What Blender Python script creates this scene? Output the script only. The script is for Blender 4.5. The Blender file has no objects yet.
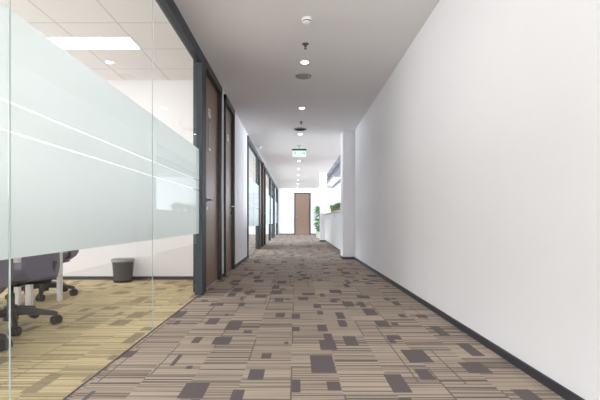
import bpy, bmesh, math, random
from mathutils import Vector, Matrix
random.seed(7)
S = bpy.context.scene
COL = S.collection
PI = math.pi
CEIL = 2.70

# ------------------------------------------------------------------ materials
class NT:
    def __init__(s, name):
        s.m = bpy.data.materials.new(name); s.m.use_nodes = True
        s.t = s.m.node_tree; s.t.nodes.clear()
        s.out = s.t.nodes.new('ShaderNodeOutputMaterial')
    def n(s, typ, **kw):
        nd = s.t.nodes.new(typ)
        for k, v in kw.items(): setattr(nd, k, v)
        return nd
    def put(s, sock, v):
        if isinstance(v, bpy.types.NodeSocket): s.t.links.new(v, sock)
        else: sock.default_value = v
    def math(s, op, a, b=0.0, clamp=False):
        nd = s.n('ShaderNodeMath', operation=op); nd.use_clamp = clamp
        s.put(nd.inputs[0], a)
        s.put(nd.inputs[1], b)
        return nd.outputs[0]
    def mix(s, f, a, b):
        nd = s.n('ShaderNodeMix', data_type='RGBA')
        s.put(nd.inputs[0], f); s.put(nd.inputs[6], a); s.put(nd.inputs[7], b)
        return nd.outputs[2]
    def bsdf(s, col, rough=0.6, spec=0.5, metal=0.0, **kw):
        b = s.n('ShaderNodeBsdfPrincipled')
        s.put(b.inputs['Base Color'], col); s.put(b.inputs['Roughness'], rough)
        b.inputs['Specular IOR Level'].default_value = spec
        b.inputs['Metallic'].default_value = metal
        for k, v in kw.items(): s.put(b.inputs[k.replace('_', ' ')], v)
        s.t.links.new(b.outputs[0], s.out.inputs[0])
        return b

def c4(c): return (c[0], c[1], c[2], 1.0)

def plain(name, col, rough=0.6, spec=0.5, metal=0.0, grain=0.04, scale=30, bump=0.0):
    N = NT(name)
    tc = N.n('ShaderNodeTexCoord')
    ns = N.n('ShaderNodeTexNoise'); ns.inputs['Scale'].default_value = scale
    N.t.links.new(tc.outputs['Object'], ns.inputs['Vector'])
    k = N.math('MULTIPLY_ADD', ns.outputs[0], grain * 2); k.node.inputs[2].default_value = 1 - grain
    mx = N.n('ShaderNodeVectorMath', operation='SCALE')
    mx.inputs[0].default_value = col; N.put(mx.inputs['Scale'], k)
    b = N.bsdf(mx.outputs[0], rough, spec, metal)
    if bump:
        bp = N.n('ShaderNodeBump'); bp.inputs['Strength'].default_value = bump; bp.inputs['Distance'].default_value = 0.002
        N.t.links.new(ns.outputs[0], bp.inputs['Height']); N.t.links.new(bp.outputs[0], b.inputs['Normal'])
    return N.m

def emit(name, col, strength):
    N = NT(name)
    e = N.n('ShaderNodeEmission'); e.inputs[0].default_value = c4(col); e.inputs[1].default_value = strength
    N.t.links.new(e.outputs[0], N.out.inputs[0]); return N.m

def carpet(name, light, light2, dark, line):
    N = NT(name)
    tc = N.n('ShaderNodeTexCoord'); sp = N.n('ShaderNodeSeparateXYZ')
    N.t.links.new(tc.outputs['Object'], sp.inputs[0]); X, Y = sp.outputs[0], sp.outputs[1]
    def wn(a, b, c):
        cb = N.n('ShaderNodeCombineXYZ'); N.put(cb.inputs[0], a); N.put(cb.inputs[1], b); N.put(cb.inputs[2], c)
        w = N.n('ShaderNodeTexWhiteNoise', noise_dimensions='3D'); N.t.links.new(cb.outputs[0], w.inputs[0])
        return w
    def grid(w, l, seed):
        u = N.math('DIVIDE', N.math('ADD', X, 50.0 + seed * .037), w)
        cx = N.math('FLOOR', u); fx = N.math('FRACT', u)
        r = wn(cx, 0.0, seed).outputs[0]
        v = N.math('ADD', N.math('DIVIDE', N.math('ADD', Y, 50.0), l), r)
        cy = N.math('FLOOR', v); fy = N.math('FRACT', v)
        nd = wn(cx, cy, seed + .5); sc = N.n('ShaderNodeSeparateColor'); N.t.links.new(nd.outputs[1], sc.inputs[0])
        return fx, fy, nd.outputs[0], sc.outputs, cx, cy
    def block(w, l, seed, thr):
        fx, fy, r, sc, cx, cy = grid(w, l, seed)
        a = N.math('MULTIPLY_ADD', sc[1], .55); a.node.inputs[2].default_value = .45
        b = N.math('MULTIPLY_ADD', sc[2], .6); b.node.inputs[2].default_value = .4
        m = N.math('MULTIPLY', N.math('GREATER_THAN', sc[0], thr), N.math('LESS_THAN', fx, a))
        return N.math('MULTIPLY', m, N.math('LESS_THAN', fy, b))
    def scatter(w, l, seed, wmin, wvar, lmin, lvar, thr):
        # one dark block somewhere inside most cells: evenly spread, never in rows
        fx, fy, r, sc, cx, cy = grid(w, l, seed)
        q = wn(cx, cy, seed + .9); qs = N.n('ShaderNodeSeparateColor'); N.t.links.new(q.outputs[1], qs.inputs[0]); qs = qs.outputs
        bw = N.math('MULTIPLY_ADD', sc[1], wvar); bw.node.inputs[2].default_value = wmin
        bl = N.math('MULTIPLY_ADD', sc[2], lvar); bl.node.inputs[2].default_value = lmin
        dx = N.math('SUBTRACT', fx, N.math('MULTIPLY', qs[0], N.math('SUBTRACT', 1.0, bw)))
        dy = N.math('SUBTRACT', fy, N.math('MULTIPLY', qs[1], N.math('SUBTRACT', 1.0, bl)))
        m = N.math('MULTIPLY', N.math('GREATER_THAN', dx, 0.0), N.math('LESS_THAN', dx, bw))
        m = N.math('MULTIPLY', m, N.math('MULTIPLY', N.math('GREATER_THAN', dy, 0.0), N.math('LESS_THAN', dy, bl)))
        return N.math('MULTIPLY', m, N.math('LESS_THAN', sc[0], thr))
    dk = N.math('MAXIMUM', scatter(.30, .38, 3.0, .18, .30, .22, .52, .72), scatter(.36, .41, 8.0, .06, .14, .12, .35, .70))
    # panels of striped pile
    fx, fy, r, sc, cx, cy = grid(.25, .44, 21.0)
    cb = N.n('ShaderNodeCombineXYZ'); N.put(cb.inputs[0], N.math('MULTIPLY', r, 57.0)); N.put(cb.inputs[1], N.math('MULTIPLY', Y, 62.0))
    N.put(cb.inputs[2], N.math('MULTIPLY', X, 0.4))
    ns = N.n('ShaderNodeTexNoise'); ns.inputs['Scale'].default_value = 1.0; ns.inputs['Detail'].default_value = 1.5
    N.t.links.new(cb.outputs[0], ns.inputs['Vector'])
    st = N.math('MULTIPLY', N.math('SUBTRACT', ns.outputs[0], .50), 16.0, True)
    amp = N.math('MULTIPLY_ADD', sc[2], .6); amp.node.inputs[2].default_value = .75
    st = N.math('MULTIPLY', st, amp)
    edge = N.math('MULTIPLY', N.math('LESS_THAN', fx, .035), N.math('GREATER_THAN', sc[0], .62))
    edgey = N.math('MULTIPLY', N.math('LESS_THAN', fy, .035), N.math('GREATER_THAN', sc[1], .4))
    fx2, fy2, r2, sc2, _, _ = grid(.23, .55, 37.0)
    edge2 = N.math('MULTIPLY', N.math('LESS_THAN', fx2, .04), N.math('GREATER_THAN', sc2[0], .8))
    ln = N.math('MAXIMUM', N.math('MAXIMUM', st, edge), N.math('MAXIMUM', edgey, edge2))
    tone = N.mix(N.math('MULTIPLY', r, 1.0), c4(light), c4(light2))
    col = N.mix(N.math('MULTIPLY', ln, .85), tone, c4(line))
    col = N.mix(dk, col, c4(dark))
    pn = N.n('ShaderNodeTexNoise'); pn.inputs['Scale'].default_value = 260.0; pn.inputs['Detail'].default_value = 3.0
    N.t.links.new(tc.outputs['Object'], pn.inputs['Vector'])
    g = N.math('MULTIPLY_ADD', pn.outputs[0], 1.1); g.node.inputs[2].default_value = .45
    vm = N.n('ShaderNodeVectorMath', operation='SCALE'); N.put(vm.inputs[0], col); N.put(vm.inputs['Scale'], g)
    b = N.bsdf(vm.outputs[0], .85, .25)
    bp = N.n('ShaderNodeBump'); bp.inputs['Strength'].default_value = .4; bp.inputs['Distance'].default_value = .003
    N.t.links.new(pn.outputs[0], bp.inputs['Height']); N.t.links.new(bp.outputs[0], b.inputs['Normal'])
    return N.m

def wood(name, c1, c2):
    N = NT(name)
    tc = N.n('ShaderNodeTexCoord'); mp = N.n('ShaderNodeMapping'); mp.inputs['Scale'].default_value = (40, 40, 1.6)
    N.t.links.new(tc.outputs['Object'], mp.inputs[0])
    ns = N.n('ShaderNodeTexNoise'); ns.inputs['Scale'].default_value = 1.5; ns.inputs['Detail'].default_value = 5
    N.t.links.new(mp.outputs[0], ns.inputs['Vector'])
    N.bsdf(N.mix(ns.outputs[0], c4(c1), c4(c2)), .33, .5)
    return N.m

def tiles(name):
    N = NT(name)
    tc = N.n('ShaderNodeTexCoord'); sp = N.n('ShaderNodeSeparateXYZ'); N.t.links.new(tc.outputs['Object'], sp.inputs[0])
    def ln(s, o):
        f = N.math('FRACT', N.math('DIVIDE', N.math('ADD', s, 60 + o), .6))
        return N.math('LESS_THAN', N.math('ABSOLUTE', N.math('SUBTRACT', f, .5)), .012)
    m = N.math('MAXIMUM', ln(sp.outputs[0], 1.74 - .3 + .6), ln(sp.outputs[1], -4.55 + .3 + 4.8))
    ns = N.n('ShaderNodeTexNoise'); ns.inputs['Scale'].default_value = 180; N.t.links.new(tc.outputs['Object'], ns.inputs['Vector'])
    base = N.mix(N.math('MULTIPLY', ns.outputs[0], .4), (.86, .84, .84, 1), (.74, .72, .72, 1))
    b = N.bsdf(N.mix(m, base, (.60, .58, .575, 1)), .9, .2)
    return N.m

def glass(name, tint, fac=.5):
    N = NT(name)
    tr = N.n('ShaderNodeBsdfTransparent'); tr.inputs[0].default_value = c4(tint)
    gl = N.n('ShaderNodeBsdfGlossy'); gl.inputs['Roughness'].default_value = 0.0; gl.inputs[0].default_value = (.95, 1, .98, 1)
    fr = N.n('ShaderNodeFresnel'); fr.inputs[0].default_value = 1.3
    mx = N.n('ShaderNodeMixShader'); N.put(mx.inputs[0], N.math('MULTIPLY', fr.outputs[0], fac))
    N.t.links.new(tr.outputs[0], mx.inputs[1]); N.t.links.new(gl.outputs[0], mx.inputs[2]); N.t.links.new(mx.outputs[0], N.out.inputs[0])
    return N.m

def film_mat(name):
    N = NT(name)
    tl = N.n('ShaderNodeBsdfTranslucent'); tl.inputs[0].default_value = (.80, .865, .885, 1)
    df = N.n('ShaderNodeBsdfDiffuse'); df.inputs[0].default_value = (.74, .81, .825, 1)
    m1 = N.n('ShaderNodeMixShader'); m1.inputs[0].default_value = .35
    N.t.links.new(tl.outputs[0], m1.inputs[1]); N.t.links.new(df.outputs[0], m1.inputs[2])
    rf = N.n('ShaderNodeBsdfRefraction'); rf.inputs['Roughness'].default_value = .55; rf.inputs['IOR'].default_value = 1.25; rf.inputs[0].default_value = (.97, .99, .99, 1)
    m2 = N.n('ShaderNodeMixShader'); m2.inputs[0].default_value = .46
    N.t.links.new(m1.outputs[0], m2.inputs[1]); N.t.links.new(rf.outputs[0], m2.inputs[2])
    N.t.links.new(m2.outputs[0], N.out.inputs[0])
    return N.m

def mesh_basket_mat():
    N = NT('wire_mesh')
    tc = N.n('ShaderNodeTexCoord'); sp = N.n('ShaderNodeSeparateXYZ'); N.t.links.new(tc.outputs['Object'], sp.inputs[0])
    an = N.math('ARCTAN2', sp.outputs[1], sp.outputs[0])
    a = N.math('SINE', N.math('ADD', N.math('MULTIPLY', an, 60.0), N.math('MULTIPLY', sp.outputs[2], 420.0)))
    b = N.math('SINE', N.math('SUBTRACT', N.math('MULTIPLY', an, 60.0), N.math('MULTIPLY', sp.outputs[2], 420.0)))
    hole = N.math('GREATER_THAN', N.math('MULTIPLY', a, b), .05)
    bs = N.bsdf((.05, .05, .055, 1), .45, .5, .6)
    tr = N.n('ShaderNodeBsdfTransparent'); mx = N.n('ShaderNodeMixShader')
    N.put(mx.inputs[0], hole); N.t.links.new(bs.outputs[0], mx.inputs[1]); N.t.links.new(tr.outputs[0], mx.inputs[2])
    N.t.links.new(mx.outputs[0], N.out.inputs[0]); return N.m

M = {}
M['wall'] = plain('painted_wall', (.83, .825, .85), .75, .3, grain=.012, scale=3)
M['ceiling'] = plain('painted_ceiling', (.80, .775, .775), .85, .2, grain=.01, scale=3)
M['white'] = plain('white_laminate', (.84, .84, .87), .45, .4, grain=.01)
M['frame'] = plain('grey_aluminium', (.045, .055, .065), .5, .35, .1, grain=.03)
M['black'] = plain('black_frame', (.018, .017, .018), .4, .5, .2, grain=.03)
M['base'] = plain('dark_baseboard', (.038, .036, .048), .5, .4, grain=.03)
M['steel'] = plain('satin_steel', (.55, .55, .56), .25, .5, .95, grain=.03)
M['handle'] = plain('dark_handle', (.12, .11, .11), .3, .5, .9, grain=.03)
M['plate'] = plain('white_plastic', (.82, .82, .84), .4, .4, grain=.01)
M['dark_plastic'] = plain('black_plastic', (.022, .021, .024), .45, .4, grain=.05)
M['speaker'] = plain('grey_grille', (.36, .34, .335), .6, .3, grain=.12, scale=400)
M['vent'] = plain('dark_grille', (.16, .155, .16), .6, .3, grain=.2, scale=300)
M['brass'] = plain('dull_brass', (.16, .11, .085), .45, .5, .6, grain=.05)
M['carpet'] = carpet('corridor_carpet', (.43, .352, .282), (.35, .285, .228), (.125, .103, .104), (.135, .108, .098))
M['carpet_office'] = carpet('office_carpet', (.60, .49, .285), (.52, .425, .25), (.26, .215, .135), (.27, .215, .13))
M['door'] = wood('door_veneer', (.205, .130, .095), (.28, .185, .135))
M['tiles'] = tiles('ceiling_tiles')
M['glass'] = glass('clear_glass', (.985, .99, .985), .14)
M['edge'] = plain('green_glass_edge', (.38, .43, .41), .3, .5, grain=.02)
M['channel'] = plain('glass_channel', (.16, .14, .12), .5, .4)
M['film'] = film_mat('frosted_film')
M['diff'] = emit('light_diffuser', (1, .985, .985), 16.0)
M['down'] = emit('downlight_lens', (1, .98, .95), 14.0)
M['fabric'] = plain('purple_grey_fabric', (.16, .135, .20), .8, .3, grain=.12, scale=300, bump=.3)
M['mesh'] = mesh_basket_mat()
M['liner'] = plain('grey_bin_liner', (.34, .33, .33), .5, .4, grain=.1)
M['leaf'] = plain('green_leaf', (.14, .38, .08), .45, .4, grain=.3, scale=12)
M['leaf2'] = plain('pale_green_leaf', (.26, .42, .2), .5, .4, grain=.3, scale=12)
M['soil'] = plain('potting_soil', (.06, .045, .035), .95, .1, grain=.3)
M['pot'] = plain('white_ceramic', (.75, .74, .73), .3, .5, grain=.01)
M['wicker'] = plain('tan_planter', (.42, .33, .24), .7, .3, grain=.2, scale=90)
M['exposed'] = plain('grey_painted_slab', (.36, .36, .40), .8, .2, grain=.08, scale=4)
M['duct'] = plain('galvanised_duct', (.28, .28, .32), .4, .5, .5, grain=.06)
M['exit'] = emit('lit_sign_face', (.72, 1.0, .86), 1.25)
M['exit_white'] = plain('sign_symbol_green', (.05, .35, .2), .5, .3)
M['exit_body'] = plain('green_sign_housing', (.03, .12, .08), .4, .4, grain=.02)
M['desk'] = plain('white_desk_top', (.75, .74, .72), .4, .4, grain=.01)

# ------------------------------------------------------------------ mesh helpers
def box(bm, x0, x1, y0, y1, z0, z1, bev=0.0):
    r = bmesh.ops.create_cube(bm, size=1.0)
    vs = r['verts']
    for v in vs:
        v.co = Vector(((x0 + x1) / 2 + v.co.x * (x1 - x0), (y0 + y1) / 2 + v.co.y * (y1 - y0), (z0 + z1) / 2 + v.co.z * (z1 - z0)))
    if bev:
        es = list({e for v in vs for e in v.link_edges})
        bmesh.ops.bevel(bm, geom=es, offset=bev, segments=2, affect='EDGES', profile=.5)

def cyl(bm, p0, p1, r0, r1=None, seg=20, caps=True):
    p0, p1 = Vector(p0), Vector(p1); d = p1 - p0
    r1 = r0 if r1 is None else r1
    res = bmesh.ops.create_cone(bm, cap_ends=caps, segments=seg, radius1=r0, radius2=r1, depth=d.length)
    q = d.to_track_quat('Z', 'Y').to_matrix().to_4x4()
    bmesh.ops.transform(bm, matrix=Matrix.Translation((p0 + p1) / 2) @ q, verts=res['verts'])

def lathe(bm, prof, seg=28, c=(0, 0, 0)):
    rings = []
    for r, z in prof:
        rings.append([bm.verts.new((c[0] + r * math.cos(2 * PI * i / seg), c[1] + r * math.sin(2 * PI * i / seg), c[2] + z)) for i in range(seg)])
    for a, b in zip(rings, rings[1:]):
        for i in range(seg):
            bm.faces.new((a[i], a[(i + 1) % seg], b[(i + 1) % seg], b[i]))
    bm.faces.new(rings[0][::-1]); bm.faces.new(rings[-1])

def obj(name, bm, mat, parent=None, smooth=False, loc=None):
    bmesh.ops.recalc_face_normals(bm, faces=bm.faces[:])
    me = bpy.data.meshes.new(name); bm.to_mesh(me); bm.free()
    me.materials.append(mat)
    if smooth:
        for p in me.polygons: p.use_smooth = True
        try: me.set_sharp_from_angle(angle=math.radians(40))
        except Exception: pass
    o = bpy.data.objects.new(name, me); COL.objects.link(o)
    if parent: o.parent = parent
    if loc: o.location = loc
    return o

def B(name, mat, dims, parent=None, bev=0.0, off=(0, 0, 0)):
    """one mesh out of one or more world-space boxes; off = the parent's place"""
    bm = bmesh.new()
    if not isinstance(dims[0], (tuple, list)): dims = [dims]
    for d in dims:
        box(bm, d[0] - off[0], d[1] - off[0], d[2] - off[1], d[3] - off[1], d[4] - off[2], d[5] - off[2], bev)
    return obj(name, bm, mat, parent)

def tag(o, label, cat, group=None):
    o['label'] = label; o['category'] = cat
    if group: o['group'] = group
    return o
def empty(name, loc, label=None, cat=None, group=None, rz=0.0):
    o = bpy.data.objects.new(name, None); COL.objects.link(o); o.location = loc; o.rotation_euler = (0, 0, rz)
    o.empty_display_size = .1
    if label: tag(o, label, cat, group)
    return o
def st(o, label=None):
    o['kind'] = 'structure'
    if label: o['label'] = label
    return o
def copy_tree(o, parent=None):
    c = o.copy(); COL.objects.link(c); c.parent = parent
    for ch in list(o.children): copy_tree(ch, c)
    return c

# ------------------------------------------------------------------ setting
YN, YE = -3.6, 23.66          # near and far ends of the corridor
XL, XR, XO = -1.05, 1.234, 7.4
FL = XL + .0
bm = bmesh.new(); box(bm, FL, XO, YN, YE + .02, -.08, 0)
st(obj('floor', bm, M['carpet']))
st(B('floor_office', M['carpet_office'], (-5.6, FL, YN, 5.6, -.08, 0)))
st(B('floor_rear_office', M['carpet'], (-5.6, FL, 5.6, YE + .02, -.08, 0)))
st(B('ceiling', M['ceiling'], (-1.16, 1.27, YN, YE, CEIL, CEIL + .22)))
st(B('ceiling_office', M['tiles'], (-5.6, -1.16, YN, 5.57, 2.74, 2.90)))
st(B('ceiling_rear_office', M['tiles'], (-5.6, -1.16, 5.67, YE, 2.74, 2.90)))
st(B('ceiling_open_area', M['exposed'], (1.27, XO, 8.3, YE, 3.35, 3.5)))

st(B('wall_right', M['wall'], [(XR, XR + .16, YN, 8.5, 0, 2.7), ]))
st(B('wall_right_side', M['wall'], (XR + .16, XO, 8.3, 8.5, 0, 3.35)))
st(B('baseboard_right', M['base'], (XR - .012, XR, YN, 8.49, 0, .048)))
pil = st(B('wall_pillar', M['wall'], (.99, XR + .16, 8.5, 8.98, 0, CEIL)))
st(B('baseboard_pillar', M['base'], [(.98, XR - .0, 8.488, 8.5, 0, .05), (.978, .99, 8.488, 8.98, 0, .05)]))
st(B('wall_column', M['wall'], (.94, 1.21, 15.72, 16.05, 0, CEIL)))
st(B('baseboard_column', M['base'], [(.93, 1.21, 15.708, 15.72, 0, .05), (.928, .94, 15.708, 16.05, 0, .05)]))
# end wall with a door opening
DX0, DX1, DH = -.085, .87, 2.43
st(B('wall_end', M['wall'], [(-5.6, DX0, YE, YE + .15, 0, 3.35), (DX1, XO, YE, YE + .15, 0, 3.35), (DX0, DX1, YE, YE + .15, DH, 3.35)]))
st(B('baseboard_end', M['base'], [(XL, DX0, YE - .012, YE, 0, .05), (DX1, XO, YE - .012, YE, 0, .05)]))
# open area side with a run of windows
ZS, ZT = .75, 2.75
wins = [(9.3, 12.4), (12.8, 15.9), (16.3, 19.4), (19.8, 22.9)]
ws = [(XO, XO + .15, 8.3, YE + .15, 0, ZS), (XO, XO + .15, 8.3, YE + .15, ZT, 3.35)]
ys = [8.3] + [v for w in wins for v in w] + [YE + .15]
for a, b in zip(ys[0::2], ys[1::2]): ws.append((XO, XO + .15, a, b, ZS, ZT))
st(B('wall_open_area', M['wall'], ws))
wn = 10
def window_x(x0, x1, ya, yb, za, zb, n):
    w = empty('window_%d' % n, ((x0 + x1) / 2, (ya + yb) / 2, za)); st(w)
    o = w.location
    t = .05
    B('window_frame', M['plate'], [(x0, x1, ya, ya + t, za, zb), (x0, x1, yb - t, yb, za, zb), (x0, x1, (ya + yb) / 2 - t / 2, (ya + yb) / 2 + t / 2, za, zb),
                                   (x0, x1, ya, yb, za, za + t), (x0, x1, ya, yb, zb - t, zb)], w, off=o)
    B('window_pane', M['glass'], ((x0 + x1) / 2 - .003, (x0 + x1) / 2 + .003, ya + t, yb - t, za + t, zb - t), w, off=o)
    return w
for a, b in wins:
    window_x(XO + .04, XO + .10, a, b, ZS, ZT, wn); wn += 1
# office side window walls
def left_window_wall(name, ya, yb, spans):
    z0, z1 = .5, 2.55
    seg = [(-5.75, -5.6, ya, yb, 0, z0), (-5.75, -5.6, ya, yb, z1, 2.9)]
    ys = [ya] + [v for w in spans for v in w] + [yb]
    for a, b in zip(ys[0::2], ys[1::2]): seg.append((-5.75, -5.6, a, b, z0, z1))
    st(B(name, M['wall'], seg))
    global wn
    for a, b in spans:
        window_x(-5.71, -5.64, a, b, z0, z1, wn); wn += 1
left_window_wall('wall_office_far', YN, 5.57, [(-3.2, -.6), (-.4, 2.3), (2.5, 5.2)])
left_window_wall('wall_rear_office_far', 5.57, YE, [(8.9, 12.5), (13, 17), (17.5, 22.5)])
st(B('wall_office_back', M['wall'], (-5.6, -1.15, 5.57, 5.67, 0, 2.9)))
st(B('baseboard_office', M['base'], (-5.6, -1.15, 5.556, 5.57, 0, .045)))
st(B('wall_rear_office_side', M['wall'], (-5.6, -1.15, 8.62, 8.76, 0, 2.9)))
# near end behind the camera: wall with an unseen window, added to light the corridor
st(B('wall_near', M['wall'], [(-5.6, XR + .16, YN - .15, YN, 0, .4), (-5.6, XR + .16, YN - .15, YN, 2.5, 2.9), (-5.6, -1.0, YN - .15, YN, .4, 2.5), (1.15, XR + .16, YN - .15, YN, .4, 2.5)]))
w = empty('window_1', (0, YN - .08, .4)); st(w)
B('window_frame', M['plate'], [(-1, -.95, YN - .11, YN - .05, .4, 2.5), (1.1, 1.15, YN - .11, YN - .05, .4, 2.5), (-1, 1.15, YN - .11, YN - .05, .4, .45), (-1, 1.15, YN - .11, YN - .05, 2.45, 2.5), (.05, .1, YN - .11, YN - .05, .4, 2.5)], w, off=w.location)
B('window_pane', M['glass'], (-.95, 1.1, YN - .083, YN - .077, .45, 2.45), w, off=w.location)

# ---- left side of the corridor
HB, HT = 2.54, 2.655
GX = -1.052
FX0, FX1 = -1.105, -1.02
wl = [(-1.15, XL, 5.62, 5.90, 0, HT), (-1.15, XL, 6.81, 8.74, 0, HT), (-1.15, XL, YN, YE, HT, 2.74),
      (-1.15, XL, 12.62, 12.78, 0, HT)]
st(B('wall_left', M['wall'], wl))
st(B('baseboard_left', M['base'], [(XL, XL + .012, 6.81, 8.74, 0, .048), (XL, XL + .012, 5.62, 5.90, 0, .048)]))

def film(parent, y0, y1, top, off):
    for a, b in ((.67, 1.136), (1.144, 1.244), (1.252, top)):
        B('frosted_film', M['film'], (GX - .0048, GX - .0034, y0, y1, a, b), parent, off=off)

def glazing(n, y0, y1, seams, posts, top=1.59):
    """glass wall from y0 to y1, posts = (start, end) of the dark uprights"""
    w = empty('window_%d' % n, (GX, (y0 + y1) / 2, 0)); st(w); o = w.location
    B('header_rail', M['frame'], [(FX0, FX1, y0, y1, HB, HT - .001)], w, off=o, bev=.004)
    for a, b in posts: B('frame_post', M['frame'], (FX0, FX1, a, b, 0, HB), w, off=o, bev=.004)
    ed = [y0 if not (posts and posts[0][0] <= y0 + .01) else posts[0][1]] + seams
    last = y1 if not (posts and posts[-1][1] >= y1 - .01) else posts[-1][0]
    ed.append(last)
    for a, b in zip(ed, ed[1:]):
        g = .002
        p = B('glass_pane', M['glass'], (GX - .003, GX + .003, a + g, b - g, .006, HB), w, off=o)
        f = film(p, a + g, b - g, top, o)
    B('base_channel', M['channel'], (GX - .004, GX + .004, y0, y1, 0, .006), w, off=o)
    for s in seams:
        g = .002
        B('glass_joint', M['edge'], (GX - .003, GX + .003, s - g * .6, s + g * .6, .006, HB), w, off=o)
    return w
glazing(2, YN + .01, 4.58, [-1.45, .02, 1.49, 2.975], [(4.42, 4.58)])
glazing(3, 8.745, 11.65, [10.15], [(8.745, 8.80), (11.50, 11.65)], 1.80)
glazing(4, 13.72, 16.55, [15.1], [(13.72, 13.80), (16.40, 16.55)], 1.80)
glazing(5, 16.56, 18.75, [17.6], [(18.60, 18.75)], 1.80)
glazing(6, 19.72, 23.64, [21.1], [(19.72, 19.85), (22.3, 22.45), (23.5, 23.64)], 1.80)

def door_left(n, y0, y1, hz, near, label=None):
    """door in the left wall: frame y0..y1; near = True when the lever is at the camera side"""
    w = empty('door_%d' % n, (XL, (y0 + y1) / 2, 0)); st(w); o = w.location
    B('door_frame', M['black'], [(-1.16, FX1, y1 - .07, y1, 0, HT - .001), (-1.16, FX1, y0, y0 + .035, 0, HT - .001), (-1.16, FX1, y0, y1, 2.56, HT - .001)], w, off=o)
    lf = B('door_leaf', M['door'], (-1.115, -1.072, y0 + .036, y1 - .071, .006, 2.559), w, off=o, bev=.002)
    yy = y0 + .27 if near else y1 - .15
    bm = bmesh.new()
    sg = 1 if near else -1
    cyl(bm, (-1.072 - o[0], yy - o[1], hz), (-1.062 - o[0], yy - o[1], hz), .026)
    cyl(bm, (-1.065 - o[0], yy - o[1], hz), (-1.02 - o[0], yy - o[1], hz), .009)
    cyl(bm, (-1.022 - o[0], yy - .008 * sg - o[1], hz), (-1.022 - o[0], yy + .13 * sg - o[1], hz), .010)
    obj('door_handle', bm, M['handle'] if near else M['steel'], lf, True)
    bm = bmesh.new(); cyl(bm, (-1.0719 - o[0], yy - o[1], hz - .10), (-1.064 - o[0], yy - o[1], hz - .10), .024)
    obj('keyhole_rose', bm, M['steel'], lf, True)
    return w
door_left(1, 4.581, 5.62, 1.06, True)
door_left(2, 5.90, 6.81, 1.04, False)
door_left(3, 11.66, 12.62, 1.05, True)
door_left(4, 12.78, 13.715, 1.05, False)
door_left(5, 18.76, 19.71, 1.05, True)
# end door
w = empty('door_6', ((DX0 + DX1) / 2, YE, 0)); st(w); o = w.location
B('door_frame', M['base'], [(DX0, DX0 + .055, YE - .02, YE + .12, 0, DH), (DX1 - .055, DX1, YE - .02, YE + .12, 0, DH), (DX0, DX1, YE - .02, YE + .12, DH - .055, DH)], w, off=o)
lf = B('door_leaf', M['door'], (DX0 + .056, DX1 - .056, YE + .01, YE + .055, .006, DH - .056), w, off=o, bev=.002)
bm = bmesh.new(); hx = DX0 + .13 - o[0]
cyl(bm, (hx, .01, 1.03), (hx, -.002, 1.03), .026); cyl(bm, (hx, .005, 1.03), (hx, -.045, 1.03), .009); cyl(bm, (hx - .008, -.043, 1.03), (hx + .13, -.043, 1.03), .01)
obj('door_handle', bm, M['steel'], lf, True)

# ------------------------------------------------------------------ things on doors and walls
pl = empty('door_sign', (-1.0719, 5.02, 2.14), 'small white name plate high on the nearest wooden door', 'sign')
B('plate', M['plate'], (0, .006, -.06, .06, -.05, .05), pl, bev=.001)
B('lettering', M['handle'], [(.006, .0068, -.045, .045, .012, .026), (.006, .0068, -.045, .02, -.02, -.01)], pl)
pn = empty('notice_holder', (-1.0719, 5.02, 1.86), 'tall dark clear-edged notice holder below the name plate on nearest door', 'notice')
B('backing', M['handle'], (0, .004, -.075, .075, -.19, .19), pn, bev=.001)
B('insert', M['speaker'], (.0041, .0055, -.06, .06, -.15, .17), pn)
B('label_strip', M['plate'], (.0041, .0062, -.06, .06, -.182, -.156), pn)
p2 = empty('door_sign', (-1.0719, 6.38, 2.11), 'small pale name plate on the second wooden door', 'sign')
B('plate', M['plate'], (0, .006, -.06, .06, -.05, .05), p2, bev=.001)
B('lettering', M['handle'], [(.006, .0068, -.045, .045, .012, .026)], p2)
so = empty('wall_socket', (XL, 7.70, .33), 'white power socket low on the left wall past the second door', 'socket')
B('plate', M['plate'], (0, .008, -.043, .043, -.043, .043), so, bev=.002)
B('slots', M['dark_plastic'], [(.008, .0086, -.014, -.009, -.012, .008), (.008, .0086, .009, .014, -.012, .008)], so)

# ceiling fittings
def downlight(y, x, label, first=[None]):
    if first[0] is None:
        r = empty('downlight', (x, y, CEIL), label, 'ceiling light', 'round corridor downlights')
        bm = bmesh.new(); lathe(bm, [(.046, -.001), (.058, -.001), (.060, -.006), (.047, -.008), (.046, -.003)], 32)
        obj('trim_ring', bm, M['plate'], r, True)
        bm = bmesh.new(); lathe(bm, [(.001, -.001), (.0455, -.001), (.0455, -.005), (.001, -.006)], 32)
        obj('lens', bm, M['down'], r, True)
        first[0] = r
    else:
        r = copy_tree(first[0]); r.location = (x, y, CEIL); r['label'] = label
    ld = bpy.data.lights.new('downlight_lamp', 'SPOT'); ld.energy = 20; ld.spot_size = math.radians(125); ld.spot_blend = .8; ld.shadow_soft_size = .04
    ld.color = (1, .95, .93)
    lo = bpy.data.objects.new('downlight_lamp', ld); COL.objects.link(lo); lo.location = (x, y, CEIL - .03)
    return r
names = {4.82: 'nearest glowing downlight, between the sprinkler and the round speaker', 6.79: 'second downlight along the corridor, alone between the two speakers',
         8.84: 'third downlight, just behind the dark round grille', 10.84: 'fourth downlight, hidden just behind the exit sign', 12.84: 'fifth downlight, first one seen below the exit sign',
         14.84: 'sixth downlight, second one seen below the exit sign', 16.84: 'seventh downlight, level with the far white column', 18.84: 'eighth downlight, third from the end door',
         20.84: 'ninth downlight, second from the end door', 22.84: 'farthest downlight, right above the end door'}
for y, lb in names.items(): downlight(y, .107 if y < 6 else .10, lb)
downlight(2.8, .107, 'downlight above the camera, nearer than all that show')
downlight(.8, .107, 'downlight over the near end of the corridor')

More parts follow.
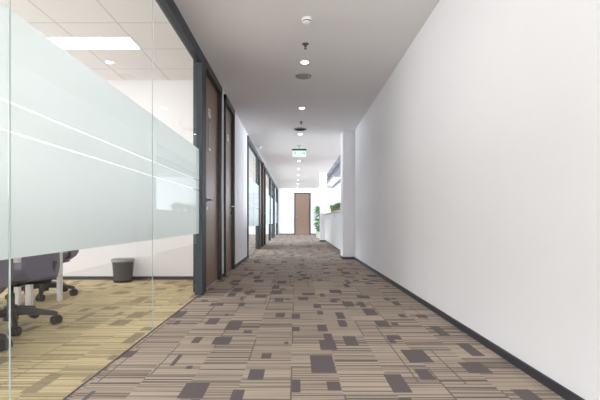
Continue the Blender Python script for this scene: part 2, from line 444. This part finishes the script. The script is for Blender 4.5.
sd = empty('smoke_detector', (.105, 3.79, CEIL), 'white domed smoke detector with dark slots, nearest fitting on corridor ceiling', 'smoke detector')
bm = bmesh.new(); lathe(bm, [(.050, -.001), (.052, -.012), (.050, -.022), (.046, -.024)], 32); obj('base', bm, M['plate'], sd, True)
bm = bmesh.new(); lathe(bm, [(.040, -.024), (.040, -.034)], 32); obj('slot_ring', bm, M['dark_plastic'], sd, True)
bm = bmesh.new(); lathe(bm, [(.044, -.034), (.042, -.040), (.026, -.048), (.002, -.050)], 32); obj('cap', bm, M['plate'], sd, True)

def sprinkler(y, label, src=None):
    if src:
        r = copy_tree(src); r.location = (.103, y, CEIL); r['label'] = label; return r
    r = empty('ceiling_sprinkler', (.103, y, CEIL), label, 'sprinkler', 'ceiling sprinklers')
    bm = bmesh.new(); lathe(bm, [(.036, .001), (.036, -.004), (.014, -.012)], 24); obj('cover_plate', bm, M['brass'], r, True)
    bm = bmesh.new(); cyl(bm, (0, 0, -.010), (0, 0, -.034), .009)
    for s in (-1, 1): cyl(bm, (s * .012, 0, -.02), (s * .006, 0, -.05), .0025, seg=8)
    obj('nozzle', bm, M['brass'], r, True)
    bm = bmesh.new(); lathe(bm, [(.002, -.048), (.015, -.050), (.015, -.053), (.002, -.054)], 20); obj('deflector', bm, M['brass'], r, True)
    return r
s0 = sprinkler(4.33, 'bronze sprinkler between the smoke detector and the nearest downlight')
sprinkler(7.75, 'small bronze sprinkler in front of the dark round grille', s0)
sp = empty('ceiling_speaker', (.10, 5.29, CEIL), 'flat round grey ceiling speaker behind the nearest downlight', 'ceiling speaker')
bm = bmesh.new(); lathe(bm, [(.088, -.001), (.105, -.001), (.104, -.009), (.090, -.012)], 40); obj('rim', bm, M['speaker'], sp, True)
bm = bmesh.new(); lathe(bm, [(.001, -.001), (.0875, -.001), (.0875, -.010), (.001, -.014)], 40); obj('grille', bm, M['speaker'], sp, True)
bm = bmesh.new(); lathe(bm, [(.002, -.012), (.009, -.012), (.008, -.020), (.002, -.022)], 16, (.07, -.02, 0)); obj('indicator_cap', bm, M['plate'], sp, True)
vt = empty('ceiling_vent', (.09, 8.35, CEIL), 'dark round ceiling grille just in front of the third downlight', 'vent')
bm = bmesh.new(); lathe(bm, [(.115, -.001), (.135, -.001), (.133, -.012), (.118, -.016)], 40); obj('rim', bm, M['speaker'], vt, True)
bm = bmesh.new()
for r_ in (.02, .045, .07, .095): lathe(bm, [(r_, -.002), (r_ + .012, -.002), (r_ + .018, -.020), (r_ + .006, -.020)], 32)
obj('vent_cone', bm, M['vent'], vt, True)
cm = empty('ceiling_camera', (-.92, 10.3, CEIL), 'small white dome camera on the ceiling above the left glass wall', 'camera')
bm = bmesh.new(); lathe(bm, [(.052, .001), (.054, -.03), (.048, -.036)], 28); obj('base', bm, M['pot'], cm, True)
bm = bmesh.new(); lathe(bm, [(.038, -.036), (.034, -.055), (.018, -.070), (.002, -.074)], 28); obj('dome', bm, M['plate'], cm, True)

# exit sign
ex = empty('exit_sign', (.085, 10.2, CEIL), 'lit green emergency exit sign hanging from the corridor ceiling', 'exit sign')
B('bracket', M['steel'], [(-.01, .01, -.01, .01, -.085, 0), (-.05, .05, -.03, .03, -.008, 0)], ex)
B('housing', M['exit_body'], (-.18, .18, -.022, .022, -.13, -.085), ex, bev=.003)
B('light_panel', M['exit'], (-.165, .165, -.007, .007, -.28, -.13), ex)
bm = bmesh.new()
zc = -.195
# running figure, door and arrow, raised a hair off the panel
def quad2(x0, z0, x1, z1, t=.012): cyl(bm, (x0, -.0075, z0), (x1, -.0075, z1), t / 2, seg=8)
quad2(-.115, zc + .035, -.100, zc + .0); quad2(-.100, zc, -.078, zc - .02, .010); quad2(-.078, zc - .02, -.080, zc - .05, .009)
quad2(-.100, zc, -.118, zc - .03, .010); quad2(-.118, zc - .03, -.142, zc - .035, .009); quad2(-.113, zc + .03, -.085, zc + .018, .008); quad2(-.115, zc + .03, -.138, zc + .012, .008)
bmesh.ops.create_icosphere(bm, subdivisions=2, radius=.010, matrix=Matrix.Translation((-.108, -.0075, zc + .053)))
obj('running_figure', bm, M['exit_white'], ex, True)
bm = bmesh.new()
quad2(.06, zc, .14, zc, .014); quad2(.14, zc, .112, zc + .026, .012); quad2(.14, zc, .112, zc - .026, .012)
obj('arrow', bm, M['exit_white'], ex, True)


# office ceiling light panels
cl = empty('light_panel', (-2.34, 4.40, 2.74), 'long lit rectangular panel in the tiled office ceiling, nearest the back wall', 'ceiling light', 'office light panels')
B('panel_frame', M['plate'], [(-.6, .6, -.148, -.140, -.006, 0), (-.6, .6, .140, .148, -.006, 0), (-.6, -.592, -.148, .148, -.006, 0), (.592, .6, -.148, .148, -.006, 0)], cl)
B('diffuser', M['diff'], (-.592, .592, -.140, .140, -.004, -.001), cl)
for (x, y, lb) in ((-2.34, 2.0, 'second lit panel in the tiled office ceiling, above the desk and chairs'), (-2.34, -.4, 'lit panel in the office ceiling beside the camera'),
                   (-4.14, 4.40, 'lit panel in the office ceiling near the windows and back wall'), (-4.14, 2.0, 'lit panel in the office ceiling near the windows')):
    c = copy_tree(cl); c.location = (x, y, 2.74); c['label'] = lb

# ------------------------------------------------------------------ office furniture
def rounded_slab(w, d, t, r, bend=0.0, seg=8):
    """cushion: rounded rectangle w x d, thickness t, softly domed edges"""
    bm = bmesh.new()
    def outline(s):
        pts = []
        a, b, rr = w / 2 * s, d / 2 * s, r * s
        for cx, cy, a0 in ((a - rr, b - rr, 0), (-a + rr, b - rr, PI / 2), (-a + rr, -b + rr, PI), (a - rr, -b + rr, 1.5 * PI)):
            for k in range(seg + 1):
                t_ = a0 + PI / 2 * k / seg; pts.append((cx + rr * math.cos(t_), cy + rr * math.sin(t_)))
        return pts
    rings = []
    for s, z in ((.86, 0), (.97, .12), (1, .4), (1, .65), (.965, .9), (.88, 1.0)):
        rings.append([bm.verts.new((x, y, z * t + bend * (x / (w / 2)) ** 2)) for x, y in outline(s)])
    for a, b in zip(rings, rings[1:]):
        n = len(a)
        for i in range(n): bm.faces.new((a[i], a[(i + 1) % n], b[(i + 1) % n], b[i]))
    for ring, zz, fl in ((rings[0], 0, True), (rings[-1], 1.0, False)):
        c = bm.verts.new((0, 0, zz * t)); n = len(ring)
        for i in range(n): bm.faces.new((ring[i], ring[(i + 1) % n], c))
    return bm

def office_chair():
    """seat faces +y in its own frame"""
    r = empty('office_chair', (0, 0, 0), 'x', 'chair', 'purple-grey office chairs around the desk')
    bm = bmesh.new(); cyl(bm, (0, 0, .06), (0, 0, .17), .050, .042); cyl(bm, (0, 0, .15), (0, 0, .26), .026); cyl(bm, (0, 0, .26), (0, 0, .33), .018)
    obj('gas_column', bm, M['dark_plastic'], r, True)
    bm = bmesh.new(); box(bm, -.09, .09, -.11, .11, .32, .357, .01); box(bm, .09, .22, -.012, .012, .335, .35)
    obj('tilt_mechanism', bm, M['dark_plastic'], r)
    bs = bpy.data.objects.new('star_base', None)
    # one star of five tapered arms, bending down at the tips
    bm = bmesh.new()
    for k in range(5):
        a = 2 * PI * k / 5; ca, sa = math.cos(a), math.sin(a)
        prof = [(.02, .125, .036, .062), (.12, .118, .030, .050), (.22, .102, .025, .040), (.29, .088, .021, .032), (.31, .082, .017, .026)]
        rings = []
        for d, z, hw, hh in prof:
            rings.append([bm.verts.new((d * ca - s * hw * sa, d * sa + s * hw * ca, z + t * hh / 2)) for s, t in ((-1, -1), (1, -1), (.6, 1), (-.6, 1))])
        for p, q in zip(rings, rings[1:]):
            for i in range(4): bm.faces.new((p[i], p[(i + 1) % 4], q[(i + 1) % 4], q[i]))
        bm.faces.new(rings[0][::-1]); bm.faces.new(rings[-1])
    star = obj('star_base', bm, M['dark_plastic'], r, True)
    for k in range(5):
        a = 2 * PI * k / 5; ca, sa = math.cos(a), math.sin(a)
        cx, cy = .30 * ca, .30 * sa
        bm = bmesh.new()
        b2 = a + .9
        ux, uy = math.cos(b2), math.sin(b2)
        for s in (-1, 1):
            cyl(bm, (cx + ux * s * .006, cy + uy * s * .006, .034), (cx + ux * s * .028, cy + uy * s * .028, .034), .034, seg=20)
        cyl(bm, (cx - ux * .018, cy - uy * .018, .046), (cx + ux * .018, cy + uy * .018, .046), .027, seg=16)
        cyl(bm, (cx, cy, .06), (cx, cy, .09), .009, seg=10)
        obj('caster', bm, M['dark_plastic'], star, True)
    se = obj('seat', rounded_slab(.50, .49, .085, .12, .012), M['fabric'], r, True, (0, .02, .375))
    bm = rounded_slab(.44, .43, .02, .1); obj('seat_pan', bm, M['dark_plastic'], r, True, (0, .02, .356))
    # curved back shell, from below seat level up
    bm = bmesh.new()
    nu, nv = 14, 14; grid = {}
    for side in (0, 1):
        for i in range(nu + 1):
            for j in range(nv + 1):
                u = -1 + 2 * i / nu; v = j / nv
                wd = .26 * (1 - .10 * v ** 2) * (1 - .35 * max(0, (.16 - v) / .16) ** 2) * (1 - .25 * max(0, (v - .85) / .15) ** 2)
                x = u * wd
                y = -.285 - .05 * v + .07 * u * u + .03 * math.sin(v * PI) + (-.028 if side else 0)
                z = .37 + .59 * v
                grid[side, i, j] = bm.verts.new((x, y, z))
    for side in (0, 1):
        for i in range(nu):
            for j in range(nv):
                f = (grid[side, i, j], grid[side, i + 1, j], grid[side, i + 1, j + 1], grid[side, i, j + 1]); bm.faces.new(f)
    for i in range(nu):
        for j in (0, nv): bm.faces.new((grid[0, i, j], grid[0, i + 1, j], grid[1, i + 1, j], grid[1, i, j]))
    for j in range(nv):
        for i in (0, nu): bm.faces.new((grid[0, i, j], grid[0, i, j + 1], grid[1, i, j + 1], grid[1, i, j]))
    obj('backrest', bm, M['fabric'], r, True)
    bm = bmesh.new(); cyl(bm, (0, -.09, .34), (0, -.27, .34), .016); cyl(bm, (0, -.27, .34), (0, -.318, .50), .016)
    obj('back_support', bm, M['dark_plastic'], r, True)
    for s in (-1, 1):
        bm = bmesh.new()
        cyl(bm, (s * .20, .03, .39), (s * .275, .03, .42), .014, seg=12); cyl(bm, (s * .275, .03, .42), (s * .275, .02, .63), .014, seg=12)
        box(bm, s * .275 - .035, s * .275 + .035, -.11, .15, .63, .655, .01)
        obj('armrest', bm, M['dark_plastic'], r, True)
    return r
ch = office_chair()
def put(o, x, y, rz, label, starturn):
    o.location = (x, y, 0); o.rotation_euler = (0, 0, rz); o['label'] = label
    for c in o.children:
        if c.name.startswith('star_base'): c.rotation_euler = (0, 0, starturn - rz)
kids = [copy_tree(ch), copy_tree(ch)]
put(ch, -2.16, 3.07, PI / 2 + .12, 'office chair with its whole star base showing below the frosting', math.atan2(.114, .29))
put(kids[0], -2.70, 4.34, PI + .1, 'office chair at the far end of the desk, half behind its white leg', math.atan2(.04, .28))
put(kids[1], -2.08, 2.38, PI / 2 - .1, 'office chair nearest the camera, only a caster and seat corner showing', math.atan2(.16, .27))

dk = empty('office_desk', (-3.0, 3.0, 0), 'white office desk standing behind the frosted glass among the chairs', 'desk')
B('desk_top', M['desk'], (-3.75, -2.36, 1.8, 4.14, .715, .74), dk, .004, off=dk.location)
for x in (-3.72, -2.39):
    for y in (1.84, 4.10): B('leg', M['white'], (x - .02, x + .02, y - .02, y + .02, 0, .715), dk, .003, off=dk.location)
for ya in (1.825, 4.085): B('frame_rail', M['white'], (-3.70, -2.41, ya, ya + .03, .67, .715), dk, off=dk.location)
for x, y in ((-2.54, 3.86), (-2.67, 3.88)): B('inner_leg', M['white'], (x - .027, x + .027, y - .02, y + .02, 0, .715), dk, .003, off=dk.location)

# waste basket
wb = empty('waste_basket', (-2.29, 5.37, 0), 'round black wire mesh waste basket standing against the office back wall', 'waste basket')
bm = bmesh.new(); n = 40
prof = [(.115, .004), (.118, .05), (.127, .16), (.136, .29)]
rg = [[bm.verts.new((r_ * math.cos(2 * PI * i / n), r_ * math.sin(2 * PI * i / n), z)) for i in range(n)] for r_, z in prof]
for a, b in zip(rg, rg[1:]):
    for i in range(n): bm.faces.new((a[i], a[(i + 1) % n], b[(i + 1) % n], b[i]))
obj('mesh_body', bm, M['mesh'], wb, True)
bm = bmesh.new(); lathe(bm, [(.134, .285), (.140, .285), (.141, .297), (.135, .300), (.133, .292)], 40); obj('rim', bm, M['dark_plastic'], wb, True)
bm = bmesh.new(); lathe(bm, [(.002, .001), (.117, .001), (.121, .012), (.121, .03), (.117, .012), (.002, .010)], 40); obj('base', bm, M['dark_plastic'], wb, True)
bm = bmesh.new(); n = 36
rg = [[bm.verts.new(((r_ + random.uniform(-.004, .003)) * math.cos(2 * PI * i / n), (r_ + random.uniform(-.004, .003)) * math.sin(2 * PI * i / n), z + random.uniform(-.003, .003))) for i in range(n)]
      for r_, z in ((.10, .02), (.11, .10), (.118, .18), (.124, .29), (.138, .306), (.146, .296), (.147, .27))]
for a, b in zip(rg, rg[1:]):
    for i in range(n): bm.faces.new((a[i], a[(i + 1) % n], b[(i + 1) % n], b[i]))
bm.faces.new(rg[0][::-1])
obj('bin_liner', bm, M['liner'], wb, True)

ds = empty('door_stop', (-1.98, 5.47, 0), 'tiny metal door stop on the office carpet by the back wall', 'door stop')
bm = bmesh.new(); lathe(bm, [(.024, 0), (.024, .006), (.012, .010), (.011, .045), (.002, .047)], 20); obj('post', bm, M['steel'], ds, True)
bm = bmesh.new(); lathe(bm, [(.011, .035), (.017, .037), (.017, .055), (.010, .060)], 20); obj('rubber_ring', bm, M['dark_plastic'], ds, True)

# ------------------------------------------------------------------ cabinets and plants at the right
y = 8.99; k = 0; CW = .838
words = ['first', 'second', 'third', 'fourth', 'fifth', 'sixth', 'seventh', 'eighth']
cab = empty('storage_cabinet', (1.15, y, 0), 'x', 'cabinet', 'low white cabinets behind the pillar')
B('body', M['white'], (0, .40, .001, CW - .001, .05, 1.04), cab)
B('plinth', M['base'], (.03, .38, .004, CW - .004, 0, .05), cab)
for i in range(2):
    y0 = .004 + i * (CW / 2 - .001); d = B('door', M['plate'], (-.018, -.001, y0, y0 + CW / 2 - .006, .06, 1.035), cab, bev=.002)
    hy = y0 + (CW / 2 - .045 if i == 0 else .03)
    B('handle', M['plate'], (-.026, -.0175, hy, hy + .010, .90, 1.0), d)
cabs = [cab] + [copy_tree(cab) for _ in range(7)]
for i, c in enumerate(cabs):
    c.location = (1.15, 8.99 + i * CW, 0)
    c['label'] = 'low white cabinet under the ledge, %s one counted from the near pillar' % words[i]
lg = B('ledge', M['wicker'], (1.10, 1.56, 8.985, 15.70, 1.04, 1.075), None, .004)
lg.data.materials[0] = plain('pale_wood_ledge', (.72, .66, .58), .5, .4, grain=.06, scale=8)
tag(lg, 'long pale worktop running along the top of the low white cabinets', 'worktop')

def leafy(n, h, spread, lw, ll, seed, droop=.6, z0=0.0, mode='grass'):
    rnd = random.Random(seed); bm = bmesh.new()
    for _ in range(n):
        a = rnd.uniform(0, 2 * PI); 
        if mode == 'grass':
            base = Vector((rnd.uniform(-.3, .3) * spread, rnd.uniform(-.3, .3) * spread, z0)); L = ll * rnd.uniform(.6, 1.15); el = rnd.uniform(.5, 1.4)
        else:
            zz = z0 + h * rnd.random() ** .9; rr = spread * rnd.uniform(.15, .8) * (1 - .35 * abs(zz / (z0 + h) - .55))
            base = Vector((rr * math.cos(a), rr * math.sin(a), zz)); L = ll * rnd.uniform(.6, 1.1); el = rnd.uniform(-.5, .9)
        d = Vector((math.cos(a) * math.cos(el), math.sin(a) * math.cos(el), math.sin(el)))
        s = Vector((-math.sin(a), math.cos(a), 0)).normalized()
        up = d.cross(s)
        prev = None; segs = 5
        for k in range(segs + 1):
            t = k / segs; w = lw * (math.sin(PI * min(t * .92 + .06, 1)) ** .7)
            p = base + d * L * t + Vector((0, 0, -droop * L * t * t * .5))
            l, m, r_ = bm.verts.new(p - s * w / 2 + up * -.15 * w), bm.verts.new(p), bm.verts.new(p + s * w / 2 + up * -.15 * w)
            if prev:
                bm.faces.new((prev[0], prev[1], m, l)); bm.faces.new((prev[1], prev[2], r_, m))
            prev = (l, m, r_)
    return bm
def planter(x, y, label, seed):
    r = empty('potted_plant', (x, y, 1.075), label, 'plant', 'small plants on the cabinet ledge')
    bm = bmesh.new(); lathe(bm, [(.055, 0), (.075, .08), (.078, .085), (.070, .085), (.068, .07)], 24); obj('pot', bm, M['wicker'], r, True)
    bm = bmesh.new(); lathe(bm, [(.002, .069), (.067, .069), (.066, .074), (.002, .076)], 20); obj('soil', bm, M['soil'], r, True)
    o = obj('foliage', leafy(90, .2, .16, .024, .26, seed, .55, .07), M['leaf2'], r, True)
    return r
for i, (x, y, lb) in enumerate(((1.20, 11.1, 'small potted plant on the ledge nearest the white pillar'), (1.22, 11.75, 'small potted plant on the ledge, second from the pillar'),
                                (1.20, 12.5, 'small potted plant on the ledge, third from the pillar'), (1.22, 13.4, 'small potted plant on the ledge, farthest from the pillar'))):
    planter(x, y, lb, 40 + i)
fp = empty('floor_plant', (1.09, 18.9, 0), 'tall leafy green plant in a pot standing beyond the white column', 'plant')
bm = bmesh.new(); lathe(bm, [(.13, 0), (.16, .26), (.17, .30), (.155, .30), (.15, .27)], 28); obj('pot', bm, M['pot'], fp, True)
bm = bmesh.new(); lathe(bm, [(.002, .265), (.15, .265), (.148, .275), (.002, .28)], 24); obj('soil', bm, M['soil'], fp, True)
bm = bmesh.new(); cyl(bm, (0, 0, .27), (.02, 0, 1.25), .03, .02, 12)
for k in range(9):
    a = k * 2.3; z = .45 + k * .09; cyl(bm, (.01, 0, z), (.16 * math.cos(a), .16 * math.sin(a), z + .14), .008, .005, 8)
obj('stem', bm, M['soil'], fp, True)
obj('foliage', leafy(330, 1.12, .27, .085, .17, 5, .9, .36, 'bush'), M['leaf'], fp, True)

# ducts in the exposed ceiling of the open area
for x, z, rr, lb in ((1.75, 3.0, .10, 'round metal duct nearest the corridor under the exposed ceiling'), (2.15, 2.74, .07, 'lower slim metal duct hanging farther into the open area')):
    bm = bmesh.new(); cyl(bm, (x, 8.55, z), (x, 23.6, z), rr, seg=24)
    for yy in range(10, 23, 2):
        cyl(bm, (x, yy, z), (x, yy + .04, z), rr + .008, seg=24)
        cyl(bm, (x, yy + .02, z), (x, yy + .02, 3.352), .008, seg=8)
    tag(obj('air_duct', bm, M['duct'], None, True), lb, 'duct')
for i, yy in enumerate((10.3, 13.3, 16.6, 20.0)):
    st(B('trim_%d' % (i + 1), M['exposed'], (1.28, XO, yy, yy + .25, 3.14, 3.352)))

# ------------------------------------------------------------------ light
def area(name, loc, rot, sx, sy, e, col=(1, 1, 1)):
    l = bpy.data.lights.new(name, 'AREA'); l.shape = 'RECTANGLE'; l.size = sx; l.size_y = sy; l.energy = e; l.color = col
    o = bpy.data.objects.new(name, l); COL.objects.link(o); o.location = loc; o.rotation_euler = rot
    return o
# daylight at the windows; the near lamp is added fill
area('window_daylight_office', (-5.85, 1.0, 1.5), (0, -PI / 2, 0), 2.0, 8.2, 300, (1, .985, .985))
area('window_daylight_rear', (-5.85, 15.7, 1.5), (0, -PI / 2, 0), 2.0, 13.0, 1000, (.88, .94, 1))
area('window_daylight_open', (XO + .25, 16.1, 1.75), (0, PI / 2, 0), 2.0, 13.6, 2400, (.86, .92, 1))
area('window_daylight_near', (.07, YN - .25, 1.5), (PI / 2, 0, 0), 2.0, 2.0, 230, (.96, .97, 1))  # added fill for wall and ceiling, shining through the added window behind the camera
W = bpy.data.worlds.new('World'); S.world = W; W.use_nodes = True
nt = W.node_tree; nt.nodes.clear()
sk = nt.nodes.new('ShaderNodeTexSky'); sk.sky_type = 'HOSEK_WILKIE'; sk.turbidity = 4; sk.sun_direction = (-.2, -.5, .8)
bg = nt.nodes.new('ShaderNodeBackground'); bg.inputs[1].default_value = 1.5
wo = nt.nodes.new('ShaderNodeOutputWorld'); nt.links.new(sk.outputs[0], bg.inputs[0]); nt.links.new(bg.outputs[0], wo.inputs[0])

# ------------------------------------------------------------------ camera
cd = bpy.data.cameras.new('camera'); co = bpy.data.objects.new('camera', cd); COL.objects.link(co)
co.location = (0, 0, .812); co.rotation_euler = (PI / 2, 0, 0)
cd.sensor_width = 36; cd.lens = 405 / 600 * 36; cd.shift_x = 4.2 / 600; cd.shift_y = 20.5 / 600; cd.clip_start = .05
S.camera = co
S.view_settings.view_transform = 'Standard'; S.view_settings.look = 'None'; S.view_settings.gamma = 1; S.view_settings.exposure = 0.0
S.view_settings.use_curve_mapping = False
S.cycles.use_denoising = True
S.cycles.max_bounces = 10; S.cycles.diffuse_bounces = 5; S.cycles.transparent_max_bounces = 16; S.cycles.sample_clamp_indirect = 6
